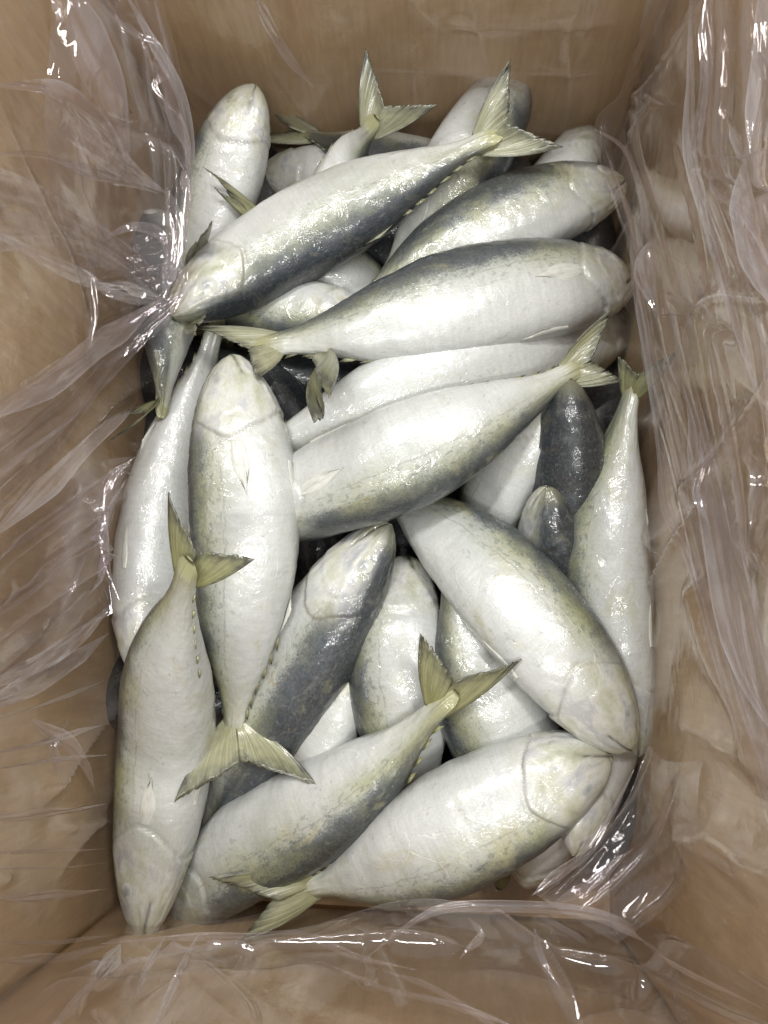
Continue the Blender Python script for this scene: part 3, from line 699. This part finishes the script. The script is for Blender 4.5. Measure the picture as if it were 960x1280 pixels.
def wall_film(p, q, inward, seed, ridges, amp=.008, k=50, lean=.0, nu=210, nv=170):
    p, q, n = np.array([*p, 0.]), np.array([*q, 0.]), np.array([*inward, 0.])
    prof = [(.012, .006), (.005, .08), (.005, .16), (.009 + lean, .23), (.008 + lean, .31), (.004, .366), (-.012, .370), (-.018, .30)]
    rows = []
    for i in range(7):
        a = i / 6
        rows.append([p + (q - p) * a + n * d + np.array([0, 0, z]) for d, z in prof])
    return film_grid('film_panel', rows, nu, nv, FILM, amp, k, seed, ridges)
def rnd_ridges(n, seed, lo, hi, wd=(.003, .009), ht=(.004, .012), reg=(0, 0, 1, 1)):
    r = np.random.default_rng(seed); out = []
    for _ in range(n):
        x, y = r.uniform(reg[0], reg[2]), r.uniform(reg[1], reg[3]); th = r.uniform(lo, hi); l = r.uniform(.12, .5)
        out.append((x - math.cos(th) * l / 2, y - math.sin(th) * l / 2, x + math.cos(th) * l / 2, y + math.sin(th) * l / 2, r.uniform(*wd), r.uniform(*ht)))
    return out
g = .002
wall_film((x0 + g, y0 + .01), (x0 + g, y1 - .01), (1, 0), 21, rnd_ridges(26, 1, 1.1, 2.3))
wall_film((x1 - g, y1 - .01), (x1 - g, y0 + .01), (-1, 0), 22, rnd_ridges(24, 2, .9, 1.9), amp=.005)
wall_film((x0 + .01, y1 - g), (x1 - .01, y1 - g), (0, -1), 23, rnd_ridges(18, 3, 0, 3.1, ht=(.002, .005)), amp=.005)
wall_film((x1 - .01, y0 + g), (x0 + .01, y0 + g), (0, 1), 24, rnd_ridges(22, 4, -.6, .6, ht=(.002, .007)), amp=.005)

def inside(u, v, z):                      # the point on the pixel's ray, lifted until it is clear of the carton walls
    while True:
        P = pix(u, v, z)
        if x0 + .012 < P[0] < x1 - .012 and y0 + .012 < P[1] < y1 - .012 or z > .46: return P
        z += .003
def fold(rows, seed, amp=.005, k=75, nu=160, nv=160, ridges=(), edge=.0012, mat=None, free=''):
    G = [[inside(u, v, z) for u, v, z in row] for row in rows]
    return film_grid('film_fold', G, nu, nv, mat or FOLD, amp, k, seed, ridges, .8, edge, free)
# far left: a loose standing fold gathered to a knot beside the fish
fold([[(70, -60, .33), (60, 80, .30), (60, 200, .28), (90, 330, .24)], [(140, -60, .33), (130, 80, .29), (140, 210, .25), (170, 345, .20)],
      [(185, -40, .31), (205, 80, .27), (222, 200, .23), (218, 350, .19)], [(190, -40, .29), (228, 110, .25), (240, 230, .21), (226, 372, .185)]],
     31, .007, 80, ridges=fan(8, 1, ((0, 0), (1, 0)), ((.2, 1), (1, 1))) + [(.2, .1, .8, .35, .003, .010), (.55, .1, .95, .55, .0025, .010), (.3, .5, .9, .75, .003, .009), (.6, .4, .62, .9, .002, .007)], free='A', mat=HAZY)
# left: bands running from that knot down to the left
fold([[(-60, 190, .30), (-60, 260, .29), (-60, 330, .28)], [(60, 235, .27), (60, 275, .265), (60, 310, .26)], [(150, 300, .23), (140, 315, .23), (120, 330, .23)], [(226, 372, .185), (215, 378, .185), (205, 384, .185)]],
     32, .004, 80, ridges=fan(10, 2, ((0, 0), (0, 1)), ((1, 0), (1, 1))) + [(0, .3, 1, .5, .003, .008), (0, .7, 1, .6, .003, .007)], mat=HAZY)
fold([[(-60, 520, .27), (-60, 620, .25), (-60, 720, .24)], [(40, 470, .24), (50, 540, .23), (60, 590, .22)], [(130, 410, .205), (140, 445, .20), (150, 470, .19)], [(232, 365, .19), (228, 374, .185), (222, 388, .18)]],
     33, .004, 80, ridges=fan(9, 3, ((0, 0), (0, 1)), ((1, 0), (1, 1))) + [(0, .25, 1, .4, .003, .008), (0, .55, 1, .6, .003, .008), (0, .85, 1, .8, .003, .007)], free='B', mat=HAZY)
fold([[(100, 330, .215), (105, 400, .21), (120, 470, .20)], [(150, 300, .20), (160, 370, .20), (165, 440, .19)], [(205, 290, .195), (215, 350, .19), (205, 400, .185)], [(238, 300, .185), (232, 350, .185), (216, 395, .182)]],
     34, .007, 110, ridges=fan(10, 4, ((0, 0), (0, 1)), ((1, 0), (1, 1)), ht=(.002, .006)) + [(.2, .3, .9, .5, .002, .006), (.1, .7, .9, .6, .002, .006)])
# left middle: a flap with a crumpled free edge
fold([[(-50, 720, .26), (-50, 820, .25), (-50, 920, .24)], [(40, 640, .23), (50, 740, .22), (50, 850, .21)], [(120, 580, .20), (130, 680, .19), (110, 790, .19)], [(172, 572, .175), (136, 650, .175), (150, 762, .175)]],
     35, .006, 80, ridges=fan(9, 5, ((0, 0), (0, 1)), ((1, 0), (1, 1))) + [(0, .2, 1, .1, .003, .009), (0, .45, 1, .5, .003, .009), (0, .8, 1, .8, .003, .008), (.6, .1, .9, .9, .002, .007)], free='A', mat=HAZY)
# right: the loose drape with two long edges
fold([[(822, -60, .30), (775, 110, .18), (744, 164, .16), (790, 330, .175), (800, 440, .185), (838, 580, .19), (880, 760, .20), (945, 980, .22), (985, 1150, .25)],
      [(850, -60, .31), (815, 110, .22), (790, 170, .19), (830, 330, .20), (850, 440, .20), (875, 580, .205), (910, 760, .21), (965, 980, .23), (1000, 1150, .25)],
      [(870, -60, .32), (850, 110, .25), (840, 180, .22), (880, 330, .23), (900, 440, .23), (920, 580, .225), (945, 760, .23), (990, 980, .24), (1020, 1150, .26)],
      [(900, -60, .33), (890, 110, .28), (880, 190, .26), (930, 330, .26), (960, 440, .26), (980, 580, .25), (1000, 760, .25), (1030, 980, .26), (1060, 1150, .27)]],
     36, .0035, 60, 150, 320, fan(9, 6, ((0, .1), (1, .1)), ((0, 1), (1, 1))) + [(.06, .25, .10, .95, .002, .008), (.25, .4, .35, .95, .0025, .010), (.5, .4, .6, .95, .0025, .009), (.3, .42, .8, .48, .002, .008), (.15, .5, .55, .75, .002, .007)], free='a')
fold([[(862, -60, .31), (866, 90, .29), (862, 200, .28), (905, 330, .26), (960, 440, .25)], [(905, -60, .33), (905, 90, .31), (905, 200, .30), (935, 320, .28), (975, 420, .27)],
      [(945, -60, .34), (940, 90, .325), (945, 200, .31), (960, 310, .29), (990, 400, .28)], [(1000, -60, .345), (1000, 90, .335), (1000, 200, .32), (1000, 310, .30), (1030, 400, .29)]],
     37, .006, 90, 140, 200, fan(7, 7, ((0, 0), (1, 0)), ((0, 1), (1, 1))) + [(.3, 0, .25, .6, .002, .010), (.6, 0, .55, .7, .002, .010), (.0, .55, 1, .62, .002, .009), (.4, .6, .7, 1, .002, .008)], free='a')
# near side: the film pulled up along the wall, and a clear corner fold over the fish
fold([[(40, 1205, .185), (150, 1198, .165), (300, 1176, .175), (480, 1130, .18), (640, 1132, .18), (770, 1142, .18), (900, 1200, .20), (1000, 1230, .24)],
      [(-10, 1260, .21), (120, 1230, .20), (300, 1200, .205), (480, 1180, .21), (640, 1185, .21), (790, 1195, .21), (930, 1240, .23), (1020, 1270, .26)],
      [(-40, 1340, .26), (90, 1320, .25), (300, 1300, .25), (480, 1290, .25), (640, 1290, .25), (800, 1300, .25), (960, 1320, .26), (1040, 1340, .28)]],
     38, .003, 60, 110, 340, fan(7, 8, ((0, 0), (0, 1)), ((1, 0), (1, 1))) + fan(6, 18, ((0, 0), (0, 1)), ((1, 0), (1, 1)), ht=(.001, .004)) + [(.1, .55, .9, .65, .002, .009), (.3, .1, .5, .5, .003, .007), (.5, .6, .8, .9, .002, .008), (.2, .2, .9, .3, .002, .007), (.1, .8, .8, .72, .002, .008)], free='a')
fold([[(812, 930, .205), (780, 1000, .195), (735, 1060, .19), (664, 1118, .18)], [(835, 950, .22), (805, 1020, .20), (770, 1085, .195), (700, 1140, .19)], [(880, 950, .235), (870, 1050, .23), (850, 1120, .22), (770, 1180, .215)]],
     39, .004, 80, 80, 140, fan(8, 9, ((0, 0), (1, 0)), ((0, 1), (1, 1))) + [(.1, 0, .1, 1, .002, .006)], mat=FILM, free='a')
film_grid('film_panel', [[(x0 + .006 + (x1 - x0 - .012) * i / 3, y0 + .006 + (y1 - y0 - .012) * j / 3, .009) for j in range(4)] for i in range(4)], 60, 80, FILM, .002, 60, 40)

# ---- pleats: narrow doubled strips of the film where it is gathered, with crisp edges
def pleat(pts, w0, w1, z=.165, z1=None, seed=0, arch=.17, mid=None):
    r = np.random.default_rng(900 + seed); n = len(pts)
    P = np.array([inside(u, v, z + ((z1 if z1 else z) - z) * i / (n - 1)) for i, (u, v) in enumerate(pts)])
    for _ in range(3):
        zz = P[:, 2].copy(); zz[1:-1] = np.maximum(zz[1:-1], (zz[:-2] + zz[2:]) / 2); P = np.array([pix(u, v, z_) for (u, v), z_ in zip(pts, zz)])
    m = 90; t = np.linspace(0, 1, m); C = catmull(P, t)
    C[:, 2] += .002 * np.sin(t * 7 + seed) + r.uniform(0, .006)
    T = np.gradient(C, axis=0); T /= np.linalg.norm(T, axis=1)[:, None]
    view = np.array([.02, -.25, 1.0]); S = np.cross(T, view); S /= np.linalg.norm(S, axis=1)[:, None]; N = np.cross(S, T)
    wd = 1.25 * (w0 + (w1 - w0) * t) * pix_scale(.2) * (1 + .12 * wob(t[:, None] * 6, 1.6, 70 + seed)) * .5
    if mid: wd = wd * (1 + (mid - 1) * np.sin(t * math.pi))
    wd = np.maximum(wd * np.minimum(1, (np.minimum(t, 1 - t) + .012) * 3.6), .0004)
    k = 11; V = []
    for j in range(k):
        q = j / (k - 1) * 2 - 1
        lift = arch * wd * (1 - abs(q)**1.4) + .12 * wd * np.sin(q * 7 + t * 11 + seed) * (1 - q * q)
        side = wd * q * (1 + .05 * np.sin(t * 17 + seed * 2 + q))
        V.append(C + S * side[:, None] + N * lift[:, None])
    V = np.stack(V, 1)                            # m x k
    q = np.abs(np.linspace(-1, 1, k)); cr = np.tile(np.where(q > .95, .55, .0), (m, 1)) + .25 * np.clip(wob(np.stack([np.repeat(t * 14, k), np.tile(q * 3, m)], 1), 2.0, 33 + seed), 0, 1).reshape(m, k)
    mesh_obj('film_pleat', V.reshape(-1, 3), grid_faces(m, k), BAND, liner, (0, 0, 0), attrs={'crease': cr.ravel()})
PL = [  # left, running to the knot beside the largest fish
    ([(-20, 105), (72, 128), (148, 200), (212, 245)], 62, 14, .24, .19), ([(-20, 205), (60, 203), (130, 222), (200, 248)], 42, 8, .24, .19),
    ([(-20, 285), (100, 345), (160, 362), (205, 376)], 14, 20, .24, .19), ([(-20, 528), (60, 482), (130, 430), (205, 372)], 30, 26, .25, .19),
    ([(-20, 680), (78, 592), (150, 524), (172, 500)], 26, 7, .24, .18), ([(-20, 612), (60, 555), (120, 500)], 8, 4, .25, .2), ([(-10, 632), (50, 580), (110, 530)], 5, 3, .25, .2),
    ([(212, 240), (222, 290), (214, 340), (208, 378)], 22, 16, .195, .19), ([(130, 300), (115, 345), (120, 400), (112, 460)], 10, 8, .2, .2),
    ([(135, 300), (170, 285), (205, 300), (212, 330)], 12, 10, .2, .19), ([(110, 350), (150, 372), (195, 380)], 8, 12, .2, .19),
    # upper left standing fold
    ([(150, -20), (196, 62), (231, 132), (238, 200), (222, 245)], 10, 12, .31, .2), ([(88, -20), (118, 60), (148, 150), (165, 220)], 48, 20, .31, .22), ([(152, 92), (168, 150), (172, 226)], 6, 4, .25, .22),
    ([(142, 30), (176, 48), (212, 70)], 8, 5, .27, .25), ([(188, 78), (207, 92), (194, 112), (228, 152)], 7, 6, .25, .23), ([(170, 160), (205, 168), (225, 200)], 5, 4, .23, .22), ([(60, -10), (80, 30), (92, 50)], 8, 3, .32, .3),
    # left middle flap
    ([(168, 572), (135, 606), (128, 650), (130, 705), (150, 752)], 16, 14, .18, .18), ([(150, 752), (100, 800), (40, 835), (-20, 862)], 12, 20, .18, .24), ([(-20, 712), (50, 662), (128, 606)], 5, 7, .24, .18),
    ([(-20, 785), (60, 722), (128, 655)], 7, 5, .24, .18), ([(-20, 820), (60, 770), (126, 705)], 5, 6, .24, .18), ([(80, 760), (104, 715), (122, 660)], 9, 4, .2, .18),
    # lower left wall
    ([(-20, 905), (60, 880), (135, 850)], 8, 5, .2, .16), ([(-20, 962), (60, 950), (138, 942)], 14, 6, .2, .16), ([(-20, 988), (60, 980), (136, 972)], 6, 4, .2, .16), ([(-20, 1062), (60, 1062), (134, 1058)], 15, 6, .2, .16),
    ([(-20, 1086), (60, 1084), (130, 1078)], 8, 4, .2, .16), ([(-20, 1178), (60, 1176), (140, 1170)], 10, 8, .2, .16), ([(85, 900), (70, 930), (75, 980)], 18, 6, .18, .18),
    ([(-20, 882), (60, 846), (138, 792)], 34, 10, .2, .17), ([(-20, 942), (60, 926), (134, 905)], 24, 8, .2, .16), ([(-20, 1022), (70, 1016), (134, 1004)], 28, 12, .2, .16),
    ([(-20, 1122), (60, 1119), (134, 1110)], 32, 10, .2, .16), ([(-10, 1202), (70, 1196), (140, 1182)], 22, 14, .2, .16), ([(40, 900), (95, 935), (118, 985)], 26, 8, .19, .17),
    # back
    ([(318, -10), (345, 50), (392, 112)], 16, 9, .22, .17),
    # right
    ([(741, 167), (780, 197), (801, 253), (811, 302), (850, 338)], 9, 6, .16, .2), ([(785, 290), (789, 345), (803, 420), (823, 556), (830, 635), (858, 700), (895, 850), (925, 960)], 12, 9, .17, .2),
    ([(812, 302), (805, 350), (818, 400)], 30, 8, .17, .18), ([(861, -20), (862, 100), (861, 198), (882, 292), (910, 387), (960, 540)], 9, 12, .3, .24), ([(884, -20), (880, 60), (879, 130), (868, 196)], 13, 10, .32, .29),
    ([(950, -20), (946, 60), (936, 130), (932, 200)], 16, 9, .33, .3), ([(862, 198), (896, 202), (930, 196), (975, 188)], 10, 14, .29, .31), ([(905, 160), (922, 190), (928, 215)], 9, 5, .3, .29), ([(926, 205), (930, 280), (950, 350), (975, 400)], 22, 18, .29, .27),
    ([(886, 215), (892, 238), (915, 262), (940, 300), (968, 350)], 8, 6, .28, .28), ([(852, 338), (838, 372), (820, 394)], 5, 4, .2, .2), ([(820, 395), (860, 398), (908, 394)], 9, 6, .2, .21), ([(866, 312), (885, 350), (912, 392)], 5, 7, .21, .21),
    ([(846, 470), (862, 530), (870, 590), (884, 650), (904, 770), (925, 850), (968, 930)], 16, 18, .2, .24), ([(872, 540), (884, 580), (872, 620), (885, 660)], 14, 8, .21, .21), ([(900, 640), (930, 690), (975, 745)], 6, 9, .22, .24), ([(848, 640), (872, 720), (898, 800), (930, 900), (970, 1000)], 5, 7, .2, .24),
    ([(930, 560), (944, 600), (940, 660)], 14, 8, .24, .24), ([(812, 690), (838, 760), (870, 850), (905, 960)], 4, 5, .17, .2), ([(830, 560), (838, 640), (835, 720)], 4, 3, .17, .18), ([(820, 960), (850, 1010), (870, 1080)], 5, 3, .18, .2),
    # near side
    ([(130, 1176), (230, 1170), (313, 1170), (380, 1166), (450, 1192), (520, 1209)], 8, 9, .165, .2), ([(450, 1205), (500, 1165), (548, 1138), (604, 1132), (720, 1137), (787, 1160), (842, 1206), (955, 1262)], 6, 18, .2, .2),
    ([(152, 1178), (128, 1218), (50, 1300)], 18, 12, .17, .25), ([(205, 1172), (180, 1220), (148, 1300)], 8, 5, .17, .25), ([(250, 1165), (225, 1215), (185, 1300)], 5, 8, .17, .25), ([(313, 1175), (285, 1225), (230, 1300)], 6, 4, .18, .25),
    ([(480, 1212), (530, 1232), (590, 1262), (640, 1300)], 5, 7, .21, .25), ([(400, 1200), (480, 1235), (560, 1250), (650, 1285)], 4, 8, .21, .25), ([(668, 1160), (676, 1195), (700, 1235)], 8, 4, .2, .22), ([(585, 1145), (600, 1165), (575, 1195)], 6, 8, .19, .2),
    ([(790, 1100), (842, 1152), (960, 1282)], 4, 5, .17, .24), ([(780, 1158), (850, 1142), (970, 1182)], 6, 5, .18, .24), ([(640, 1240), (740, 1215), (860, 1250), (960, 1300)], 6, 5, .22, .26),
    ([(664, 1116), (700, 1088), (740, 1052), (790, 962)], 12, 7, .185, .2), ([(602, 1128), (640, 1112), (690, 1062), (750, 1000)], 6, 5, .185, .2), ([(690, 1130), (740, 1098), (790, 1060)], 14, 8, .185, .2),
    # back wall
    ([(815, -10), (790, 60), (765, 110), (748, 150)], 6, 4, .26, .16)]
for i, (p_, a_, b_, z_, zz_) in enumerate(PL):
    if max(a_, b_) < 7: continue
    pleat(p_, a_, b_, z_, zz_, seed=i)
